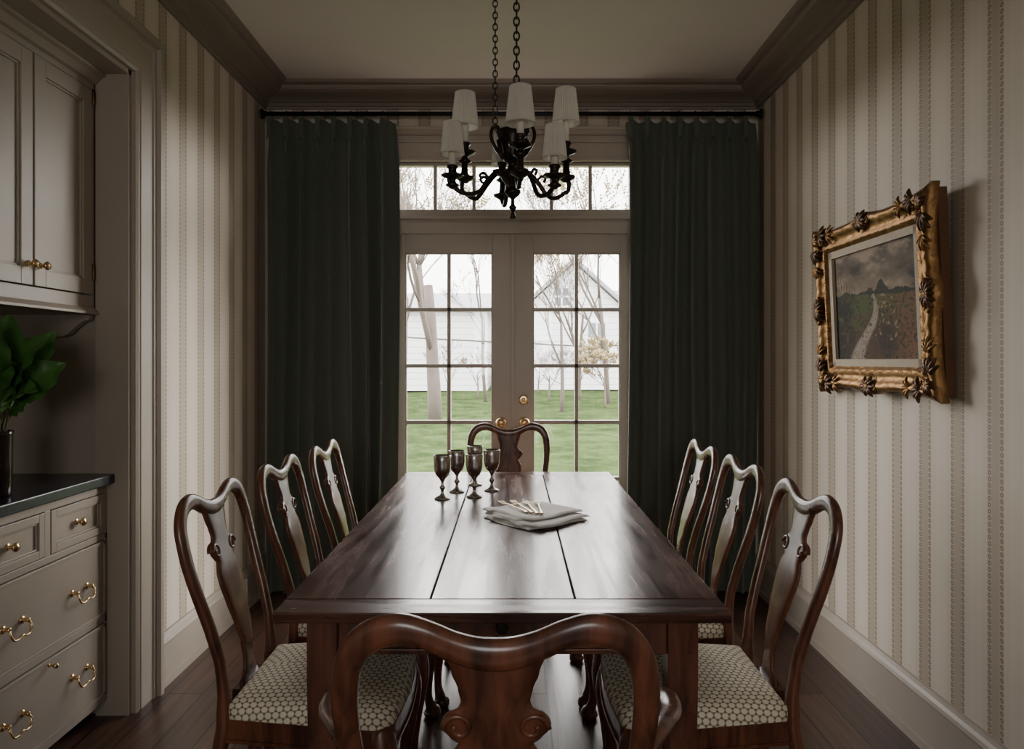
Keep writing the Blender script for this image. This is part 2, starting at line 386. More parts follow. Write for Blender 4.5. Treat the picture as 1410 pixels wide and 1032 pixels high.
def door(sx,name):
    b=B(); y0,y1=YB+.012,YB+.056
    def X(x): return sx*x
    b.box((X(.0015),y0,.01),(X(.116),y1,2.033),'doorp'); b.box((X(.616),y0,.01),(X(.738),y1,2.033),'doorp')
    b.box((X(.116),y0,1.925),(X(.616),y1,2.033),'doorp'); b.box((X(.116),y0,.01),(X(.616),y1,.305),'doorp')
    b.box((X(.355),y0+.006,.305),(X(.377),y1-.006,1.925),'doorp')
    for i in range(1,5):
        z=.305+1.62*i/5; b.box((X(.116),y0+.006,z-.011),(X(.616),y1-.006,z+.011),'doorp')
    for (xa,xb,za,zb) in ((.116,.124,.305,1.925),(.608,.616,.305,1.925),(.116,.616,1.917,1.925),(.116,.616,.305,.313)):
        b.box((X(xa),y0+.004,za),(X(xb),y0+.02,zb),'doorp')
    b.box((X(.116),y0+.02,.305),(X(.616),y0+.024,1.925),'glass')
    if sx>0: b.box((-.010,y0-.008,.01),(.010,y0,2.033),'doorp')
    R=RotM(math.pi/2,'X')
    def ros(x,z,knob):
        b.lathe([(0,.0),(.03,.0),(.03,.005),(.026,.008),(.02,.009),(0.0,.009)],'brass',(X(x),y0,z),24,R)
        if knob: b.lathe([(.009,.009),(.009,.03),(.016,.036),(.027,.046),(.030,.056),(.026,.066),(.014,.071),(0,.072)],'brass',(X(x),y0,z),24,R)
        else: b.lathe([(.013,.009),(.013,.02),(.009,.023),(0,.023)],'brass',(X(x),y0,z),16,R)
    ros(.066,.955,True)
    if sx>0: ros(.062,1.083,False)
    return b.build(name,bevel=.0025)
door(-1,'door_1'); door(1,'door_2')

# ---------------------------------------------------------------- curtains
def curtain(x0,x1,name,seed):
    b=B(); rnd=random.Random(seed); N=8; 
    ph=[rnd.uniform(-.7,.7) for _ in range(N+2)]; am=[rnd.uniform(.45,1.45) for _ in range(N+2)]
    W=x1-x0; zt,zb=2.655,.012
    def fn(u,v):
        z=zt+(zb-zt)*v
        s=u*N; i=int(s); f=s-i; f=f*f*(3-2*f)
        p=ph[min(i,N)]*(1-f)+ph[min(i+1,N)]*f; A=am[min(i,N)]*(1-f)+am[min(i+1,N)]*f
        k=min(1,v/.10); A=1+(A-1)*k
        a=2*math.pi*s+p*(.2+1.6*v)
        y=-.034*A*math.sin(a)*(.5+.5*k)+.012*math.sin(2*math.pi*s*.37+seed+v*1.5)*k
        x=x0+W*u+.018*math.cos(a+.5)*A*k+ .008*math.sin(v*4+u*7)*k
        if v<.012: z-= .010*(1+math.sin(a*1.0+1.57))*(1 if v==0 else 0)
        return (x,4.055+y,z)
    b.grid(fn,N*26,44,'curtain')
    for i in range(N):
        xc=x0+W*(i+.25)/N
        for d in (-.010,0,.010):
            b.tube([(xc+d,4.012,2.658),(xc+d*.7,4.010,2.62),(xc+d*.5,4.010,2.575),(xc+d*1.3,4.018,2.53)],[.006,.006,.0055,.003],'curtain',8,(1,0,0))
        b.box((xc+W/N*.22,4.098,2.60),(xc+W/N*.75,4.10,2.667),'lining')
    return b.build(name,recalc=False)
curtain(-1.37,-.655,'curtain',3); curtain(.63,1.355,'curtain',5)
b=B()
RZ=2.683
b.lathe([(.012,0),(.012,2.77)],'rod',(-1.39,4.045,RZ),16,RotM(math.pi/2,'Y'))
for x in (-1.40,1.385):
    sx=1 if x<0 else -1
    b.lathe([(0,0),(.028,0),(.028,.008),(.016,.012),(.016,.03),(0,.03)],'rod',(x,4.045,RZ),16,RotM(sx*math.pi/2,'Y'))
for x0,x1 in ((-1.37,-.655),(.63,1.355)):
    for i in range(8):
        xc=x0+(x1-x0)*(i+.25)/8
        pts=[(xc,4.045+.019*math.cos(a),RZ+.019*math.sin(a)-.004) for a in [2*math.pi*k/16 for k in range(16)]]
        b.tube(pts,.0025,'rod',6,(1,0,0),closed=True)
b.build('curtain_rod')

# ---------------------------------------------------------------- built-in cabinets
def panel_x(b,x,y0,y1,z0,z1,k,st=.05,rec=.012,th=.02):
    b.box((x-th,y0,z0),(x,y0+st,z1),k); b.box((x-th,y1-st,z0),(x,y1,z1),k)
    b.box((x-th,y0+st,z0),(x,y1-st,z0+st),k); b.box((x-th,y0+st,z1-st),(x,y1-st,z1),k)
    b.box((x-th,y0+st,z0+st),(x-rec,y1-st,z1-st),k)
    w=.007
    for a in ((y0+st,y0+st+w,z0+st,z1-st),(y1-st-w,y1-st,z0+st,z1-st),(y0+st,y1-st,z0+st,z0+st+w),(y0+st,y1-st,z1-st-w,z1-st)):
        b.box((x-rec,a[0],a[2]),(x-rec*.45,a[1],a[3]),k)
def knob_x(b,x,y,z,s=1):
    b.lathe([(0,0),(.012*s,0),(.012*s,.003),(.005*s,.005),(.005*s,.015),(.013*s,.020),(.015*s,.026),(.011*s,.031),(0,.033)],'brass',(x,y,z),16,RotM(math.pi/2,'Y'))
def bail_x(b,x,y,z):
    for d in (-.042,.042):
        b.lathe([(0,0),(.013,0),(.012,.004),(.006,.006),(.006,.018),(.008,.02),(.006,.024),(0,.025)],'brass',(x,y+d,z),14,RotM(math.pi/2,'Y'))
    pts=catmull([(x+.02,y-.042,z),(x+.026,y-.046,z-.014),(x+.03,y-.036,z-.034),(x+.031,y-.016,z-.036),(x+.032,y,z-.030),(x+.031,y+.016,z-.036),(x+.03,y+.036,z-.034),(x+.026,y+.046,z-.014),(x+.02,y+.042,z)],4)
    b.tube(pts,.0034,'brass',8,(1,0,0))
b=B(); UX=-1.54
yA,yB=NY0+.03,2.672
b.box((UX-.34,yA,1.50),(UX-.045,yB,2.36),'cab')
ft=UX
mods=[(2.655,2.335),(2.325,2.005),(1.965,1.645),(1.635,1.315),(1.275,.965),(.955,.645)]
b.box((ft-.045,yA,2.30),(ft,yB,2.36),'cab'); b.box((ft-.045,yA,1.50),(ft,yB,1.545),'cab')
b.prism([(ft,2.32),(ft+.012,2.325),(ft+.03,2.345),(ft+.045,2.352),(ft+.045,2.362),(ft,2.362)],yA,yB,1,'cab')
b.box((ft-.045,2.657,1.545),(ft,yB,2.30),'cab')
for y in (1.967,1.277): b.box((ft-.045,y,1.545),(ft,y+.036,2.30),'cab')
b.box((ft-.045,yA,1.545),(ft,.643,2.30),'cab')
for y1,y0 in mods: panel_x(b,ft+.004,y0,y1,1.549,2.296,'cab',.055)
for i,(y1,y0) in enumerate(mods):
    yk=y0+.024 if i%2==0 else y1-.024
    knob_x(b,ft+.004,yk,1.615)
    yh=y1 if i%2==0 else y0
    for z in (1.60,2.24): 
        b.lathe([(.005,0),(.005,.06)],'hinge',(ft+.007,yh+(.001 if i%2==0 else -.001),z-.0),8)
b.box((ft-.34,yA,1.475),(ft+.006,yB,1.50),'cab'); b.prism([(ft-.02,1.475),(ft+.02,1.475),(ft+.02,1.484),(ft+.006,1.50),(ft-.02,1.50)],yA,yB,1,'cab')
br=[(ft+.0,1.475),(ft-.005,1.455)]+[(ft-.02-.06*t,1.452-.02*math.sin(t*math.pi*.5)-.03*t*t) for t in [i/8 for i in range(9)]]+[(ft-.10,1.395),(ft-.15,1.392),(ft-.19,1.385),(ft-.22,1.365),(ft-.26,1.355),(ft-.30,1.35),(ft-.30,1.475)]
b.prism(br,2.64,yB,1,'cab')
b.build('wall_cabinet',bevel=.0015)

b=B(); LX=-1.492
b.box((LX-.58,yA,.085),(LX-.045,yB,.855),'cab')
b.box((LX-.58,yA,0),(LX-.075,yB,.085),'dark')
def rail(z0,z1,y0=yA,y1=yB): b.box((LX-.045,y0,z0),(LX,y1,z1),'cab')
rail(.825,.855); rail(.655,.678); rail(.352,.378); rail(.06,.085)
for y0,y1 in ((2.657,yB),(1.985,2.003),(1.315,1.333),(yA,.648)): b.box((LX-.045,y0,.085),(LX,y1,.825),'cab')
for ya,yb in ((2.003,2.657),(1.333,1.985),(.648,1.315)):
    ym=(ya+yb)/2
    b.box((LX-.045,ym-.014,.678),(LX,ym+.014,.825),'cab')
    for c,d in ((ya,ym-.014),(ym+.014,yb)):
        panel_x(b,LX+.002,c+.003,d-.003,.681,.822,'cab',.026)
        knob_x(b,LX-.010,(c+d)/2,.752)
    for z0,z1,zh in ((.381,.652,.520),(.088,.349,.235)):
        b.box((LX-.02,ya+.003,z0),(LX+.002,yb-.003,z1),'cab')
        w=.012
        for a in ((ya+.003,ya+.003+w,z0,z1),(yb-.003-w,yb-.003,z0,z1),(ya+.003,yb-.003,z0,z0+w),(ya+.003,yb-.003,z1-w,z1)):
            b.box((LX+.002,a[0],a[2]),(LX+.006,a[1],a[3]),'cab')
        for yy in (ya+.16,yb-.16): bail_x(b,LX+.002,yy,zh)
    knob_x(b,LX+.002,ym,.328,.6)
b.build('base_cabinet',bevel=.0015)
b=B(); b.box((XL-.74,NY0+.02,.857),(-1.462,NY1-.02,.892),'stone'); b.build('countertop',bevel=.004)

# ---------------------------------------------------------------- outlet
b=B(); b.box((XL+.0205,3.73,.055),(XL+.027,3.80,.165),'plate')
for z in (.085,.125): b.box((XL+.027,3.745,z-.014),(XL+.029,3.785,z+.014),'plate')
b.build('power_outlet',bevel=.002)

# ---------------------------------------------------------------- vase with plant
b=B(); VX,VY,VZ=-1.575,2.22,.892
b.lathe([(0,0),(.036,0),(.038,.01),(.040,.10),(.041,.19),(.043,.20),(.039,.20),(.037,.19),(.036,.03),(0,.03)],'vase',(VX,VY,VZ),28)
def leaf(base,tip,w,up,curl=.2):
    base=Vector(base);tip=Vector(tip);d=tip-base;L=d.length;t=d.normalized();sd=t.cross(Vector(up)).normalized();nn=sd.cross(t)
    def fn(u,v):
        wd=w*(math.sin(math.pi*min(1,v*1.0)**.75))**.8*(1+.35*v)*.8 if 0<v<1 else 0.001
        s=(u-.5)*2
        return base+t*(L*v)+sd*(s*wd)+nn*(curl*L*math.sin(v*math.pi)*.6+abs(s)*wd*.28+ .006*math.sin(v*22+s*2)*abs(s))
    b.grid(fn,8,16,'leaf')
rnd=random.Random(4)
tips=[((-1.43,2.22,1.37),.08),((-1.50,2.10,1.42),.08),((-1.40,2.27,1.30),.07),((-1.42,2.17,1.22),.07),((-1.56,2.36,1.36),.06),((-1.62,2.15,1.44),.075),((-1.68,2.26,1.36),.055),((-1.58,2.05,1.33),.07),((-1.47,2.33,1.40),.07),((-1.55,2.24,1.45),.075),((-1.66,2.38,1.28),.05),((-1.45,2.10,1.30),.07),((-1.50,2.25,1.18),.055)]
for (tp,w) in tips:
    T=Vector(tp); C=Vector((VX,VY,VZ+.2)); base=C.lerp(T,.30)+Vector((0,0,.03))
    b.tube(catmull([(VX+rnd.uniform(-.015,.015),VY+rnd.uniform(-.015,.015),VZ+.06),tuple(C+Vector((rnd.uniform(-.02,.02),rnd.uniform(-.02,.02),.0))),tuple(base)],5),.0035,'stem',6,(1,.2,0))
    leaf(base,T,w,(rnd.uniform(.1,.8),rnd.uniform(-1.1,-.4),1),rnd.uniform(.05,.3))
b.build('potted_plant',recalc=False)

# ---------------------------------------------------------------- dining chairs
def rake(v):
    pts=[(.0,-.10),(.25,-.03),(.42,0),(.5,0),(.58,-.008),(.66,-.028),(.74,-.052),(.82,-.074),(.90,-.093),(.98,-.108)]
    for i in range(len(pts)-1):
        if v<=pts[i+1][0]:
            a,c=pts[i],pts[i+1]; t=(v-a[0])/(c[0]-a[0]); return a[1]+(c[1]-a[1])*t
    return pts[-1][1]
def make_chair(arms=False):
    b=B(); w='chairw'
    half=[(.178,.0,.030/2),(.172,.25,.034/2),(.168,.42,.038/2),(.168,.50,.034/2),(.176,.60,.031/2),(.188,.70,.031/2),(.200,.79,.033/2),(.202,.86,.036/2),(.193,.911,.039/2),(.168,.943,.042/2),(.130,.955,.042/2),(.095,.949,.037/2),(.060,.933,.038/2),(.028,.922,.042/2),(0,.919,.044/2)]
    full=half+[(-x,v,r) for x,v,r in reversed(half[:-1])]
    P=catmull([(x,v,r) for x,v,r in full],5)
    path=[(p.x,rake(p.y),p.y) for p in P]
    rad=[(p.z,.0125 if p.y>.55 else .0125+.005*min(1,(.55-p.y)/.1)) for p in P]
    b.tube(path,rad,w,12,(0,1,0),2.6)
    S=[(.462,.062),(.475,.060),(.487,.046),(.50,.034),(.53,.029),(.57,.033),(.62,.046),(.68,.060),(.73,.067),(.755,.066),(.773,.058),(.785,.050),(.794,.060),(.806,.071),(.820,.073),(.831,.066),(.838,.051),(.850,.046),(.870,.050),(.893,.058),(.92,.066)]
    def sw(v):
        for i in range(len(S)-1):
            if v<=S[i+1][0]:
                t=(v-S[i][0])/(S[i+1][0]-S[i][0]); t=t*t*(3-2*t); return S[i][1]+(S[i+1][1]-S[i][1])*t
        return S[-1][1]
    nv=70; nu=8; vs=[];fs=[]
    for side in (0,1):
        for j in range(nv+1):
            v=.462+(.925-.462)*j/nv; hw=sw(v)
            for i in range(nu+1):
                s=(i/nu*2-1); e=.0065*(1-.5*abs(s)**6)
                vs.append((hw*s,rake(v)+(e if side else -e),v))
    K=(nv+1)*(nu+1)
    for j in range(nv):
        for i in range(nu):
            a=j*(nu+1)+i; fs.append((a,a+1,a+nu+2,a+nu+1)); fs.append((K+a,K+a+nu+1,K+a+nu+2,K+a+1))
        for i in (0,nu):
            a=j*(nu+1)+i; fs.append((a,a+nu+1,K+a+nu+1,K+a))
    b.add(vs,fs,w,True)
    for sx in (-1,1):
        for sd in (-1,1):
            pts=[]
            for k in range(22):
                a=k/21*2.2*math.pi; r=.022*(1-k/28)
                pts.append((sx*(.050+r*math.cos(a)),0,.812+r*math.sin(a)))
            b.tube([(p[0],rake(p[2])+sd*.006,p[2]) for p in pts],.0040,w,6,(0,1,0))
    b.box((-.075,-.016,.435),(.075,.018,.468),w)
    def outline(ins=0):
        hb,hf,D=.178-ins,.232-ins,.43-ins
        pts=[(-hb,0.012+ins)]
        n=10
        for k in range(n+1):
            a=math.pi-math.pi/2*k/n; r=.05
            pts.append((-hf+r+r*math.cos(a),D-r-.01+r*math.sin(a)))
        for k in range(1,8):
            t=k/8; pts.append(((-hf+.05)*(1-2*t),D-.01+.012*math.sin(math.pi*t)))
        for k in range(n+1):
            a=math.pi/2-math.pi/2*k/n; r=.05
            pts.append((hf-r+r*math.cos(a),D-r-.01+r*math.sin(a)))
        pts.append((hb,0.012+ins)); 
        return pts
    o=outline(); b.prism(o,.388,.440,2,w); b.prism(outline(-.004),.386,.394,2,w)
    o=outline(.004)
    dens=[]
    for i in range(len(o)):
        p,q=o[i],o[(i+1)%len(o)]; L=math.hypot(p[0]-q[0],p[1]-q[1]); k=max(1,int(L/.03))
        for t in range(k): dens.append((p[0]+(q[0]-p[0])*t/k,p[1]+(q[1]-p[1])*t/k))
    cx,cy=0,.215; rings=[(1,.430),(1.014,.445),(1.018,.462),(1.0,.476),(.96,.486),(.89,.493),(.75,.500),(.55,.505),(.3,.508),(.08,.509)]
    vs=[];fs=[];n=len(dens)
    for s,z in rings:
        for x,y in dens: vs.append((cx+(x-cx)*s,cy+(y-cy)*s,z))
    for i in range(len(rings)-1):
        for j in range(n): j2=(j+1)%n; fs.append((i*n+j,i*n+j2,(i+1)*n+j2,(i+1)*n+j))
    fs.append(tuple((len(rings)-1)*n+j for j in range(n)))
    b.add(vs,fs,'seat',True)
    for sx in (-1,1):
        pts=catmull([(sx*.198,.382,.44),(sx*.203,.388,.40),(sx*.212,.398,.35),(sx*.212,.398,.29),(sx*.203,.390,.21),(sx*.196,.382,.13),(sx*.196,.382,.075),(sx*.203,.390,.040),(sx*.207,.395,.024),(sx*.207,.395,.010),(sx*.207,.395,.0)],4)
        rr=catmull([(r,0,0) for r in (.028,.035,.034,.027,.019,.015,.0145,.020,.030,.031,.024)],4)
        b.tube(pts,[r.x for r in rr],w,12,(0,1,0))
        b.tube([(sx*.17,.405,.385),(sx*.15,.41,.372),(sx*.12,.412,.384)],[.016,.012,.004],w,8,(0,1,0))
        b.tube([(sx*.196,.382,.15),(sx*.187,.20,.155),(sx*.175,-.055,.16)],[.009,.013,.009],w,8,(0,0,1))
        if arms:
            ap=catmull([(sx*.184,-.030,.672),(sx*.215,.06,.690),(sx*.268,.16,.690),(sx*.308,.26,.672),(sx*.313,.33,.668),(sx*.308,.355,.655)],6)
            b.tube(ap,[(.013+.010*min(1,i/22),.011) for i in range(len(ap))],w,10,(0,0,1))
            b.ball((sx*.310,.345,.656),(.027,.024,.020),w,14,10)
            for sd in (-1,1): b.lathe([(0,0),(.012,0),(.010,.006),(0,.008)],w,(sx*.310+sd*.024,.347,.655),12,RotM(sd*math.pi/2,'Y'))
            b.tube(catmull([(sx*.219,.27,.42),(sx*.245,.275,.47),(sx*.268,.262,.54),(sx*.278,.262,.60),(sx*.304,.285,.668)],5),[(.014,.012)]*21,w,10,(0,1,0))
    b.tube([(-.187,.2,.155),(0,.2,.155),(.187,.2,.155)],[.009,.012,.009],w,8,(0,0,1))
    return b
def placeall(name,first,places):
    for i,(x,y,r) in enumerate(places):
        o=first if i==0 else bpy.data.objects.new(name,first.data)
        if i: sc.collection.objects.link(o)
        o.location=(x,y,0); o.rotation_euler=(0,0,math.radians(r))
placeall('dining_armchair',make_chair(True).build('dining_armchair'),[(-.023,1.055,0)])
placeall('dining_chair',make_chair().build('dining_chair'),[(-.022,3.775,180),(-.70,1.93,-90),(-.69,2.46,-90),(-.665,2.95,-90),(.675,1.92,90),(.675,2.45,90),(.672,2.95,90)])

# ---------------------------------------------------------------- table
b=B(); tx0,tx1,ty0,ty1=-.521,.475,1.572,3.575; zt0,zt1=.737,.76
be=.095
b.box((tx0,ty0,zt0),(tx1,ty0+be,zt1),'tabletop_end'); b.box((tx0,ty1-be,zt0),(tx1,ty1,zt1),'tabletop_end')
xs=[tx0,-.190,.144,tx1]
for i in range(3): b.box((xs[i]+(.0014 if i else 0),ty0+be+.0012,zt0),(xs[i+1]-(.0014 if i<2 else 0),ty1-be-.0012,zt1),'tabletop')
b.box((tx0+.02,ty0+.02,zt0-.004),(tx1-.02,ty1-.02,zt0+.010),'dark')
ax0,ax1,ay0,ay1=tx0+.06,tx1-.06,ty0+.05,ty1-.05
lw=.068
for x in (ax0,ax1-lw):
    for y in (ay0,ay1-lw):
        vs=[];c=(x+lw/2,y+lw/2)
        for z,h in ((0,.026),(.60,.034),(.733,.034)):
            vs+=[(c[0]-h,c[1]-h,z),(c[0]+h,c[1]-h,z),(c[0]+h,c[1]+h,z),(c[0]-h,c[1]+h,z)]
        b.add(vs,[(3,2,1,0),(8,9,10,11)]+[(i*4+j,i*4+(j+1)%4,(i+1)*4+(j+1)%4,(i+1)*4+j) for i in range(2) for j in range(4)],'tablew')
zb=.645
b.box((ax0+lw,ay0+.012,zb),(ax1-lw,ay0+.034,.733),'tablew'); b.box((ax0+lw,ay1-.034,zb),(ax1-lw,ay1-.012,.733),'tablew')
b.box((ax0+.012,ay0+lw,zb),(ax0+.034,ay1-lw,.733),'tablew'); b.box((ax1-.034,ay0+lw,zb),(ax1-.012,ay1-lw,.733),'tablew')
cx=(ax0+ax1)/2
b.box((cx-.27,ay0+.004,.662),(cx+.27,ay0+.012,.722),'tablew')
for a in ((cx-.278,cx-.270,.655,.729),(cx+.270,cx+.278,.655,.729),(cx-.278,cx+.278,.655,.662),(cx-.278,cx+.278,.722,.729)): b.box((a[0],ay0+.001,a[2]),(a[1],ay0+.012,a[3]),'tablew')
b.lathe([(0,0),(.010,0),(.008,.008),(.014,.014),(.016,.02),(.012,.026),(0,.028)],'dark',(cx+.0,ay0+.004,.715),16,RotM(math.pi/2,'X'))
b.build('dining_table',bevel=.003,origin=((tx0+tx1)/2,(ty0+ty1)/2,0))

# ---------------------------------------------------------------- goblets
def goblet(x,y):
    b=B(); b.lathe([(0,0),(.031,0),(.032,.003),(.024,.008),(.012,.014),(.0065,.022),(.006,.035),(.011,.042),(.012,.047),(.006,.054),(.0055,.068),(.010,.076),(.014,.082),(.024,.092),(.031,.108),(.0335,.128),(.033,.150),(.0355,.172),(.0345,.173),(.0315,.150),(.031,.125),(.027,.108),(.018,.094),(0,.088)],'pewter',(0,0,0),28)
    o=b.build('goblet'); o.location=(x,y,.7605)
for x,y in ((-.278,2.87),(-.232,3.02),(-.154,2.91),(-.088,3.05),(-.165,3.19)): goblet(x,y)

# ---------------------------------------------------------------- napkins + cutlery
b=B()
def cloth(cx,cy,z,sx,sy,rot,th,seed):
    r=random.Random(seed); o=r.uniform(0,9)
    R=Matrix.Translation((cx,cy,z))@RotM(math.radians(rot),'Z')
    def top(u,v):
        x=(u-.5)*sx; y=(v-.5)*sy; e=min(u,1-u,v,1-v)
        x+= .006*math.sin(v*7+o); y+=.005*math.sin(u*8+o)
        z=th*(min(1,e/.03)**.5)+.0018*math.sin(u*9+o)*math.sin(v*7+o)+ .001
        return (x,y,max(z,.0008))
    b.grid(top,30,30,'linen',T=R); b.grid(lambda u,v:((u-.5)*sx+.006*math.sin(v*7+o),(v-.5)*sy+.005*math.sin(u*8+o),0.0),30,30,'linen',T=R)
for i,(cx,cy,sx,sy,rot) in enumerate(((.075,2.50,.26,.25,38),(.065,2.52,.25,.24,30),(.09,2.49,.25,.24,46),(.05,2.55,.24,.23,34),(.08,2.53,.24,.225,42))):
    cloth(cx,cy,.7612+i*.0056,sx,sy,rot,.0056,i)
b.build('napkin_stack')
def fork(x,y,rot,z):
    b=B()
    b.tube(catmull([(0,-.10,.003),(0,-.06,.005),(0,0,.004),(0,.035,.005),(0,.055,.004)],4),[(.007-.004*min(1,i/8),.0022) for i in range(17)],'silver',8,(0,0,1))
    b.tube([(0,.052,.004),(0,.062,.003),(0,.075,.002)],[(.003,.0015),(.011,.0015),(.012,.0015)],'silver',8,(0,0,1))
    for k in (-1.5,-.5,.5,1.5): b.tube([(k*.0062,.073,.002),(k*.0064,.095,.003),(k*.006,.115,.006)],[(.0019,.0012),(.0017,.0012),(.001,.001)],'silver',6,(0,0,1))
    o=b.build('fork'); o.location=(x,y,z); o.rotation_euler=(0,0,math.radians(rot))
for i,(x,y,r) in enumerate(((.005,2.54,12),(.035,2.535,4),(.065,2.53,-4),(.093,2.525,-12))): fork(x,y,r+14,.7915+.0015*(i%2))

# ---------------------------------------------------------------- framed painting
def framed():
    b=B(); W,Hh=.86,.66
    iw,ih=W/2-.105,Hh/2-.105
    def outer(t,L):
        return .020*(abs(t)**6)+.012*math.exp(-(t/.14)**2)-.008*math.sin(abs(t)*math.pi)**2
    prof=[(0.0,0.0),(0.0,.026),(.10,.036),(.22,.040),(.35,.030),(.48,.020),(.60,.022),(.72,.028),(.80,.024),(.86,.012),(1,.010)]
    N=40
    for side in range(4):
        horiz=side%2==0; L=W if horiz else Hh; sgn=1 if side<2 else -1
        vs=[];fs=[]
        for i in range(N+1):
            t=i/N*2-1
            for (p,hh) in prof:
                hw=(W/2 if horiz else Hh/2); hi=(iw if horiz else ih); ow=(Hh/2 if horiz else W/2); oi=(ih if horiz else iw)
                out=outer(t,L)*(1-p)
                a=t*((hw+.018*(1-p))*(1-p)+hi*p)
                c=(ow+out)*(1-p)+oi*p
                hgt=hh+.0035*math.sin(i*1.9)*math.sin(p*9)
                if horiz: vs.append((a,-hgt,sgn*c))
                else: vs.append((sgn*c,-hgt,a))
        m=len(prof)
        for i in range(N):
            for j in range(m-1): fs.append((i*m+j,i*m+j+1,(i+1)*m+j+1,(i+1)*m+j))
        b.add(vs,fs,'gold',True)
    for s in (-1,1):
        b.box((s*(W/2+.004),0,-Hh/2-.004),(s*(W/2-.05),.030,Hh/2+.004),'framewood'); b.box((-W/2,0,s*(Hh/2+.004)),(W/2,.030,s*(Hh/2-.05)),'framewood')
    for s in (-1,1):
        b.box((s*(iw+.012),-.014,-ih-.012),(s*(iw-.016),0.004,ih+.012),'liner'); b.box((-iw-.012,-.014,s*(ih+.012)),(iw+.012,0.004,s*(ih-.016)),'liner')
    def scroll(cx,cz,r,turn,sg,k):
        pts=[]
        for q in range(20):
            a=sg*q/19*turn*2*math.pi; rr=r*(1-q/24)
            pts.append((cx+rr*math.cos(a),-.036-.003*math.sin(q),cz+rr*math.sin(a)))
        b.tube(pts,[.0055*(1-.5*q/20) for q in range(20)],k,7,(0,1,0))
    def lf(cx,cz,ang,L,w,k):
        L*=.80; w*=.66
        T=Matrix.Translation((cx,-.035,cz))@RotM(-ang,'Y')
        for q in range(5):
            a=(q-2)*.5; LL=L*(1-.12*abs(q-2))
            pts=[(0,0,0),(LL*.5*math.cos(a),-.006,LL*.5*math.sin(a)),(LL*math.cos(a),.004,LL*math.sin(a))]
            b.tube(catmull(pts,4),[w*.15,w*.2,w*.24,w*.26,w*.27,w*.25,w*.2,w*.14,w*.07],k,7,(0,1,0),T=T)
    for sx in (-1,1):
        for sz in (-1,1):
            cx,cz=sx*(W/2-.028),sz*(Hh/2-.028)
            ang=math.atan2(sz,sx)
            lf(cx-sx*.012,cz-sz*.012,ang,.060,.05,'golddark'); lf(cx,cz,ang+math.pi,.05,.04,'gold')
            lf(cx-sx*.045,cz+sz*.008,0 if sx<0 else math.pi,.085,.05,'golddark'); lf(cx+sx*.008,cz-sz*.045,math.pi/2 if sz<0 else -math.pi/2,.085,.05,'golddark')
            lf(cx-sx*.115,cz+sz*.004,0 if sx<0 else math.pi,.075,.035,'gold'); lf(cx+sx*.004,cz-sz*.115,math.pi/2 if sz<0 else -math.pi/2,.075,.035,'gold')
            scroll(cx-sx*.05,cz-sz*.012,.02,1.3,sx*sz,'gold'); scroll(cx-sx*.012,cz-sz*.05,.02,1.3,-sx*sz,'gold')
            b.ball((cx,-.038,cz),(.013,.011,.013),'gold')
    for s in (-1,1):
        for (cx,cz,a) in ((0,s*(Hh/2-.02),s*math.pi/2),(s*(W/2-.02),0,0 if s>0 else math.pi)):
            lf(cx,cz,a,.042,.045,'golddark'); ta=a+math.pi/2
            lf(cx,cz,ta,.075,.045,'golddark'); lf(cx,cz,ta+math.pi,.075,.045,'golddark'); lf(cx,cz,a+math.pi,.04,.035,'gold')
            b.ball((cx,-.038,cz),(.012,.011,.012),'gold')
            for e in (-1,1): scroll(cx+e*.045*math.cos(ta),cz+e*.045*math.sin(ta),.016,1.2,e*s,'gold')
    for s in (-1,1):
        n=64
        for q in range(n):
            x=-iw-.02+(2*iw+.04)*q/(n-1); b.ball((x,-.0245,s*(ih+.028)),.0042,'gold',6,4)
        n=46
        for q in range(n):
            z=-ih-.02+(2*ih+.04)*q/(n-1); b.ball((s*(iw+.028),-.0245,z),.0042,'gold',6,4)
    o=b.build('framed_painting')
    NX,NZ=300,220; me=bpy.data.meshes.new('canvas'); vs=[];fs=[];cols=[]
    def lerp(a,c,t): t=max(0,min(1,t)); return tuple(a[i]+(c[i]-a[i])*t for i in range(3))
    def nz(u,v,s,oc=4): return noise.fractal(Vector((u*s,v*s,3.3)),.9,2.0,oc)
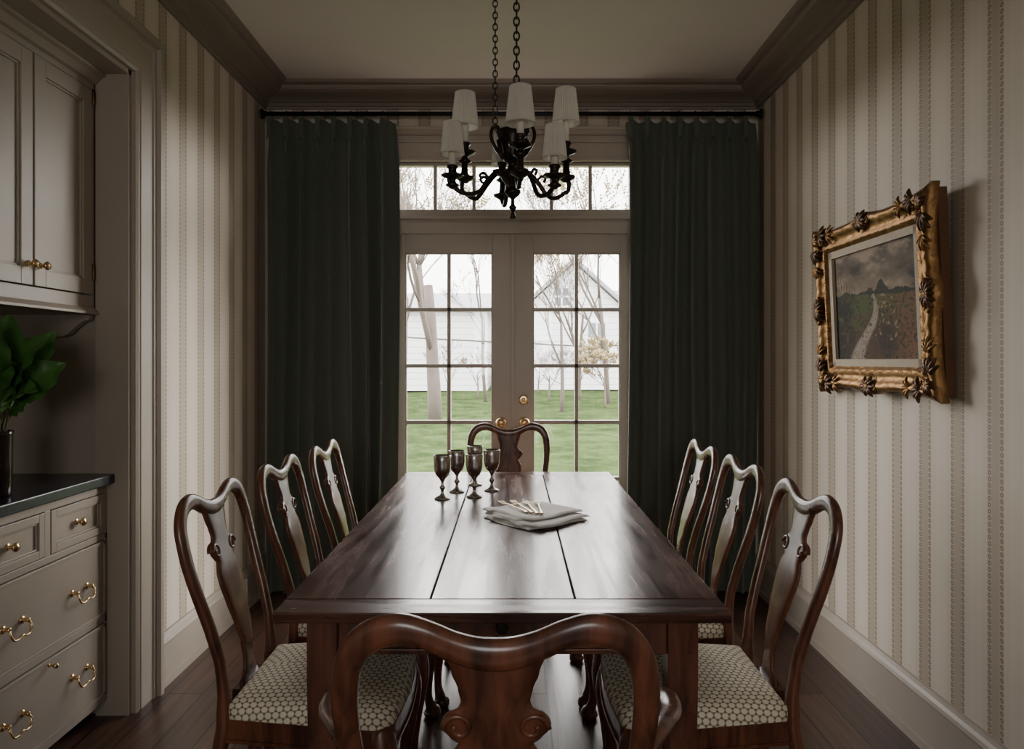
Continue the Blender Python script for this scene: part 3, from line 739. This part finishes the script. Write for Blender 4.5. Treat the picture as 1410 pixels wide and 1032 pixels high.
    for j in range(NZ+1):
        for i in range(NX+1):
            u=i/NX; v=j/NZ; vs.append(((u*2-1)*(iw-.01),-.002,(v*2-1)*(ih-.01)))
            n1=nz(u*1.3,v*2.2,3.0); n2=nz(u,v,14); n3=nz(u,v,40,3)
            hor=.57+.02*math.sin(u*5)+.008*n2
            if v>hor:
                c=lerp((.22,.165,.11),(.085,.072,.058),(v-hor)/.40+.5*n1); c=lerp(c,(.33,.255,.185),(n1-.02)*1.8); c=lerp(c,(.045,.040,.034),(-n1-.10)*1.6)
                th=hor+.02+.03*max(0,math.sin(u*9+1.0))+.02*n2+(.10*math.exp(-((u-.60)/.05)**2))+(.05*math.exp(-((u-.46)/.03)**2))+.03*max(0,u-.7)
                if v<th: c=lerp((.014,.015,.007),(.032,.034,.014),.5+n3)
                if u<.30 and v<hor+.24-.5*u and abs(math.sin(u*95+v*4+n2*1.5))<.35+.2*n3: c=lerp(c,(.045,.030,.018),.75)
            else:
                dpt=(hor-v)/hor
                c=lerp((.07,.085,.018),(.075,.040,.018),dpt*1.6+.4*n2)
                c=lerp(c,(.045,.085,.016),(.40-abs(dpt-.18)*4)+.3*n1)
                if u>.52: c=lerp(c,(.17,.080,.034),(u-.52)*2.8*(.5+n3)+.15)
                c=lerp(c,(.016,.014,.008),(.36-u)*5*(.7+n2)) if u<.36 else c
                c=lerp(c,(.020,.015,.008),.9*math.exp(-((u-.64)/.12)**2-((dpt-.66)/.34)**2)*(1+n3))
                pc=.50-.17*dpt**1.2+.06*math.sin(dpt*5.2); pw=.010+.085*dpt
                q=abs(u-pc)/pw
                if q<1.15: c=lerp(c,lerp((.40,.34,.28),(.20,.15,.11),.5+n3*1.2),2.2*(1.15-q))
                if n3>.48 and abs(u-.62)<.15 and dpt<.7: c=lerp(c,(.36,.27,.17),.6)
                c=lerp(c,(.010,.008,.005),(-n3-.12)*1.6)
            cols.append(c)
    for j in range(NZ):
        for i in range(NX): a=j*(NX+1)+i; fs.append((a,a+1,a+NX+2,a+NX+1))
    me.from_pydata(vs,[],fs); ca=me.color_attributes.new('Col','FLOAT_COLOR','POINT')
    fl=[]; 
    for c in cols: fl+=[c[0],c[1],c[2],1]
    ca.data.foreach_set('color',fl); me.materials.append(M['paint'])
    cv=bpy.data.objects.new('canvas',me); sc.collection.objects.link(cv); cv.parent=o
    return o
fp=framed()
fp.matrix_world=Matrix.Translation((1.352,2.72,1.522))@RotM(math.radians(-2.6),'Y')@RotM(math.radians(-90),'Z')

# ---------------------------------------------------------------- chandelier
CX,CY=.0,2.70; s0=1000/CY
def zpx(y,d=CY): return CAMH+(497-y)*d/1000
b=B()
base=zpx(292)
body=[(0,0),(.004,.0),(.012,.010),(.015,.018),(.008,.026),(.005,.032),(.005,.045),(.012,.052),(.022,.060),(.030,.070),(.030,.078),(.020,.086),(.015,.095),(.028,.104),(.040,.118),(.046,.134),(.042,.146),(.026,.156),(.018,.166),(.017,.178),(.028,.186),(.036,.196),(.040,.215),(.046,.240),(.054,.268),(.060,.290),(.063,.297),(.054,.303),(.034,.306),(.020,.314),(.012,.325),(.008,.338),(0,.34)]
b.lathe(body,'bronze',(CX,CY,base),28)
for k in range(10):
    a=2*math.pi*k/10
    b.tube([(CX+r*math.cos(a),CY+r*math.sin(a),base+z) for r,z in ((.037,.196),(.042,.215),(.048,.240),(.056,.268))],[.006,.008,.009,.005],'bronze',6,(0,1,0.01))
b.lathe([(.0,-.03),(.012,-.03),(.008,-.012),(.004,0)],'bronze',(CX,CY,base+.004),12)
for sx in (-1,1):
    pts=catmull([(CX+sx*.036,CY,base+.20),(CX+sx*.062,CY,base+.235),(CX+sx*.080,CY,base+.275),(CX+sx*.076,CY,base+.31),(CX+sx*.058,CY,base+.318),(CX+sx*.052,CY,base+.295)],5)
    b.tube(pts,.007,'bronze',8,(0,1,0))
def arm(ang,R,ycup,yshade,sh,sr):
    T=Matrix.Translation((CX,CY,0))@RotM(ang,'Z')
    L=(T@Vector((R,0,0))); zcup=zpx(ycup,L.y); shade_top=zpx(yshade,L.y)
    zh=base+.125
    zl=min(zh-.068,zcup-.05)
    pts=catmull([(.03,0,zh),(.06,0,zh+.020),(.095,0,zh-.012),(.13,0,zl+.010),(R*.80,0,zl),(R*.97,0,zl+.02),(R+.012,0,zl+.045),(R,0,max(zcup,zl+.06))],6)
    b.tube(pts,.0085,'bronze',8,(0,1,0),T=T)
    pts=catmull([(.09,0,zh-.008),(.11,0,zh+.012),(.125,0,zh+.004),(.118,0,zh-.01)],5)
    b.tube(pts,.0055,'bronze',6,(0,1,0),T=T)
    if zcup-zh>.0:
        zz=zcup-.085
        b.lathe([(.010,-.02),(.020,-.012),(.034,-.004),(.036,.003),(.018,.006),(.012,.015),(.010,.05)],'bronze',(L.x,L.y,zz),20)
    b.lathe([(.006,-.038),(.014,-.032),(.026,-.024),(.014,-.015),(.011,-.006),(.018,0),(.038,.008),(.041,.013),(.022,.014),(.015,.020),(.016,.035),(.021,.040),(.019,.047),(0,.047)],'bronze',(L.x,L.y,zcup),20)
    sb=shade_top-sh
    b.lathe([(.0125,.04),(.0125,sb+.06-zcup)],'candle',(L.x,L.y,zcup),14)
    seg=80; vs=[];fs=[]
    for r,z in ((sr,sb),(sr*.72,shade_top)):
        for j in range(seg): a=2*math.pi*j/seg; rr=r+(.0012 if j%2 else -.0012); vs.append((L.x+rr*math.cos(a),L.y+rr*math.sin(a),z))
    for j in range(seg): j2=(j+1)%seg; fs.append((j,j2,seg+j2,seg+j))
    b.add(vs,fs,'shade',False)
    for r,z in ((sr+.0005,sb+.002),(sr*.72+.0005,shade_top-.002)):
        b.tube([(L.x+r*math.cos(2*math.pi*k/32),L.y+r*math.sin(2*math.pi*k/32),z) for k in range(32)],.002,'shade',6,(0,0,1),closed=True)
    b.tube([(L.x-sr*.7,L.y,shade_top-.006),(L.x+sr*.7,L.y,shade_top-.006)],.0015,'bronze',6)
for a,R,yc,ys in ((-82,.19,204,119),(10,.203,213,123),(165,.187,214,128)): arm(math.radians(a),R,yc,ys,.130,.0515)
for a,R,yc,ys in ((-164,.228,246,168),(-47,.215,246,172),(102,.20,240,186)): arm(math.radians(a),R,yc,ys,.118,.043)
def chain(x,y,z0,z1,r,ln):
    n=int((z1-z0)/(ln*.78)); 
    for i in range(n):
        z=z0+(i+.5)*(z1-z0)/n; pts=[]
        for k in range(14):
            a=2*math.pi*k/14; u=ln*.30*math.cos(a); w=ln*.5*math.sin(a)
            pts.append((x+(u if i%2 else 0),y+(0 if i%2 else u),z+w))
        b.tube(pts,r,'bronze',6,(0,1,0) if i%2 else (1,0,0),closed=True)
chain(CX+.014,CY-.02,base+.335,2.815,.0034,.034); chain(CX-.066,CY+.03,base+.315,2.815,.0024,.028)
for (x,y) in ((CX+.014,CY-.02),(CX-.066,CY+.03)):
    b.lathe([(0,0),(.008,0),(.012,.012),(.03,.024),(.045,.035),(0,.0349)],'bronze',(x,y,2.814),20)
b.build('chandelier')

# ---------------------------------------------------------------- exterior
def gz(y): return -.18+.42*max(0,min(1,(y-5)/17))
b=B(); b.grid(lambda u,v:((u-.5)*80,4.45+v*75,gz(4.45+v*75)+.03*math.sin(u*60)*math.sin(v*40)),60,90,'grass'); b.build('lawn',recalc=False)
def house(x0,x1,y0,y1,ze,zr,wins,name,gable=True):
    b=B(); g=.27
    b.box((x0,y0,g),(x1,y1,ze),'siding')
    xm=(x0+x1)/2
    if gable:
        b.prism([(x0,ze),(x1,ze),(xm,zr)],y0,y1,1,'siding')
        for s,xa in ((1,x0),(-1,x1)):
            b.prism([(xa-s*.3,ze-.2),(xm,zr+.05),(xm,zr+.20),(xa-s*.3,ze-.04)],y0-.3,y1+.3,1,'roof')
        b.box((x0-.05,y0-.05,ze-.12),(x1+.05,y0,ze),'siding')
    else:
        ym=(y0+y1)/2
        b.prism([(y0-.3,ze-.02),(ym,zr),(y1+.3,ze-.02)],x0-.3,x1+.3,0,'roof')
    for (wx,wz,ww,wh) in wins:
        b.box((wx-ww/2-.09,y0-.06,wz-wh/2-.09),(wx+ww/2+.09,y0,wz+wh/2+.09),'siding'); b.box((wx-ww/2,y0-.08,wz-wh/2),(wx+ww/2,y0-.04,wz+wh/2),'winglass')
        b.box((wx-ww/2,y0-.1,wz-.03),(wx+ww/2,y0-.04,wz+.03),'siding'); b.box((wx-.03,y0-.1,wz-wh/2),(wx+.03,y0-.04,wz+wh/2),'siding')
    b.build(name)
house(-7.5,-.9,25,33,3.0,4.0,[],'house',False)
house(.4,4.0,26,34,3.15,4.8,[(1.75,3.6,.5,.6),(3.0,2.1,.6,1.1)],'house')
house(4.5,12,28,36,3.0,4.4,[(6,1.9,.8,1.2)],'house',False)
def tree(x,y,h,r,seed,name,lean=(0,0),depth=5,kb='bark',start=.35,spread=.55,bud=0):
    rnd=random.Random(seed); b=B()
    def rec(p,d,L,r,dep,first=False):
        pts=[p]; q=p.copy(); dd=d.copy(); wob=.05 if first else .16
        for k in range(4):
            dd=(dd+Vector((rnd.uniform(-wob,wob),rnd.uniform(-wob,wob),rnd.uniform(-.04,.10)))).normalized(); q=q+dd*L/4; pts.append(q.copy())
        b.tube([tuple(a) for a in pts],[r*(1-.10*i) for i in range(5)],kb if dep>2 else 'twig',8 if first else (6 if dep>2 else 3),(.3,1,.1))
        if dep<=0:
            if bud:
                for a in pts[2:]: b.ball(tuple(a),(.03,.03,.03),'bud',4,3)
            return
        n=rnd.choice((3,4)) if first else rnd.choice((2,3,3))
        for i in range(n):
            t=rnd.uniform(.45,1); o=pts[max(1,min(4,int(t*4+.5)))]
            nd=(dd+Vector((rnd.uniform(-1,1),rnd.uniform(-1,1),rnd.uniform(-.25,.6)))*spread*1.3).normalized()
            rec(o.copy(),nd,L*rnd.uniform(.60,.80),max(.006,r*rnd.uniform(.38,.55)),dep-1)
    rec(Vector((x,y,gz(y)-.02)),Vector((lean[0],lean[1],1)).normalized(),h*start,r,depth,True)
    return b.build(name,recalc=False)
tree(-1.55,14.5,8,.15,1,'bare_tree',(.0,0),6)
tree(-2.9,19,8,.09,5,'bare_tree',(.02,0),6,bud=1)
tree(-.75,20,6.5,.05,8,'bare_tree',(-.05,0),6)
tree(1.15,17,6,.05,12,'bare_tree',(.03,0),6)
tree(2.5,19,8,.07,16,'bare_tree',(-.05,0),6,bud=1)
tree(1.9,21,7,.06,33,'bare_tree',(.05,0),6)
tree(3.7,20,8,.10,19,'bare_tree',(-.05,0),6)
tree(-5.0,17,9,.16,22,'bare_tree',(.1,0),6)
for i,(x,y) in enumerate(((-1.0,21),(1.0,20),(1.9,20.5),(2.55,19.5),(-3.2,21),(3.4,21),(.8,23),(2.3,18),(-1.7,19),(1.5,22))):
    tree(x,y,2.6,.028,40+i,'garden_shrub',(0,0),5,'twig',.28,.95,bud=(i in (3,7)))
b=B(); b.tube([(-9,22,2.6),(-3,22,2.0),(2,22,1.75),(6,22,1.8),(12,22,2.1)],.025,'bark',6,(0,0,1)); b.build('utility_wire')

# ---------------------------------------------------------------- light
w=bpy.data.worlds.new('World'); sc.world=w; w.use_nodes=True; nt=w.node_tree
bg=nt.nodes['Background']; q=NB(nt)
tc=nt.nodes.new('ShaderNodeTexCoord'); sp=nt.nodes.new('ShaderNodeSeparateXYZ'); nt.links.new(tc.outputs['Generated'],sp.inputs[0])
nn=nt.nodes.new('ShaderNodeTexNoise'); nn.inputs['Scale'].default_value=2.5; nn.inputs['Detail'].default_value=4; nt.links.new(tc.outputs['Generated'],nn.inputs['Vector'])
c=q.mix(q.m('MAXIMUM',sp.outputs[2],0.0),(1.0,.965,.915),(.90,.93,1.0)); c=q.mix(q.m('MULTIPLY',nn.outputs['Fac'],.2),c,(1,1,1))
nt.links.new(c,bg.inputs['Color']); bg.inputs['Strength'].default_value=11.0
def portal(loc,rot,sx,sy):
    l=bpy.data.lights.new('portal','AREA'); l.shape='RECTANGLE'; l.size=sx; l.size_y=sy; l.cycles.is_portal=True
    o=bpy.data.objects.new('window_portal',l); sc.collection.objects.link(o); o.location=loc; o.rotation_euler=rot
portal((0,YB+.2,1.25),(math.radians(-90),0,0),1.5,2.46)
portal((0,YR-.2,1.575),(math.radians(90),0,0),1.24,1.05)
def fill_sun(az,el,strength,ang,col):
    l=bpy.data.lights.new('fill_sun','SUN'); l.energy=strength; l.angle=math.radians(ang); l.color=col
    o=bpy.data.objects.new('door_fill_sun',l); sc.collection.objects.link(o)
    a,e=math.radians(az),math.radians(el)
    d=Vector((math.sin(a)*math.cos(e),math.cos(a)*math.cos(e),math.sin(e)))
    o.rotation_euler=(-d).to_track_quat('-Z','Y').to_euler()
fill_sun(52,13,7.0,26,(1,.95,.88)); fill_sun(-46,13,3.5,28,(1,.95,.88)); fill_sun(0,30,3.2,34,(1,.95,.89))  # soft suns added as fill through the doors, brightening walls and tabletop

# ---------------------------------------------------------------- camera
cd=bpy.data.cameras.new('camera'); cam=bpy.data.objects.new('camera',cd); sc.collection.objects.link(cam)
cam.location=(0,0,CAMH); cam.rotation_euler=(math.pi/2,0,0)
cd.sensor_width=36; cd.lens=1000/1410*36; cd.shift_y=-19/1410; cd.shift_x=-1/1410; cd.clip_start=.05; cd.clip_end=300
sc.camera=cam
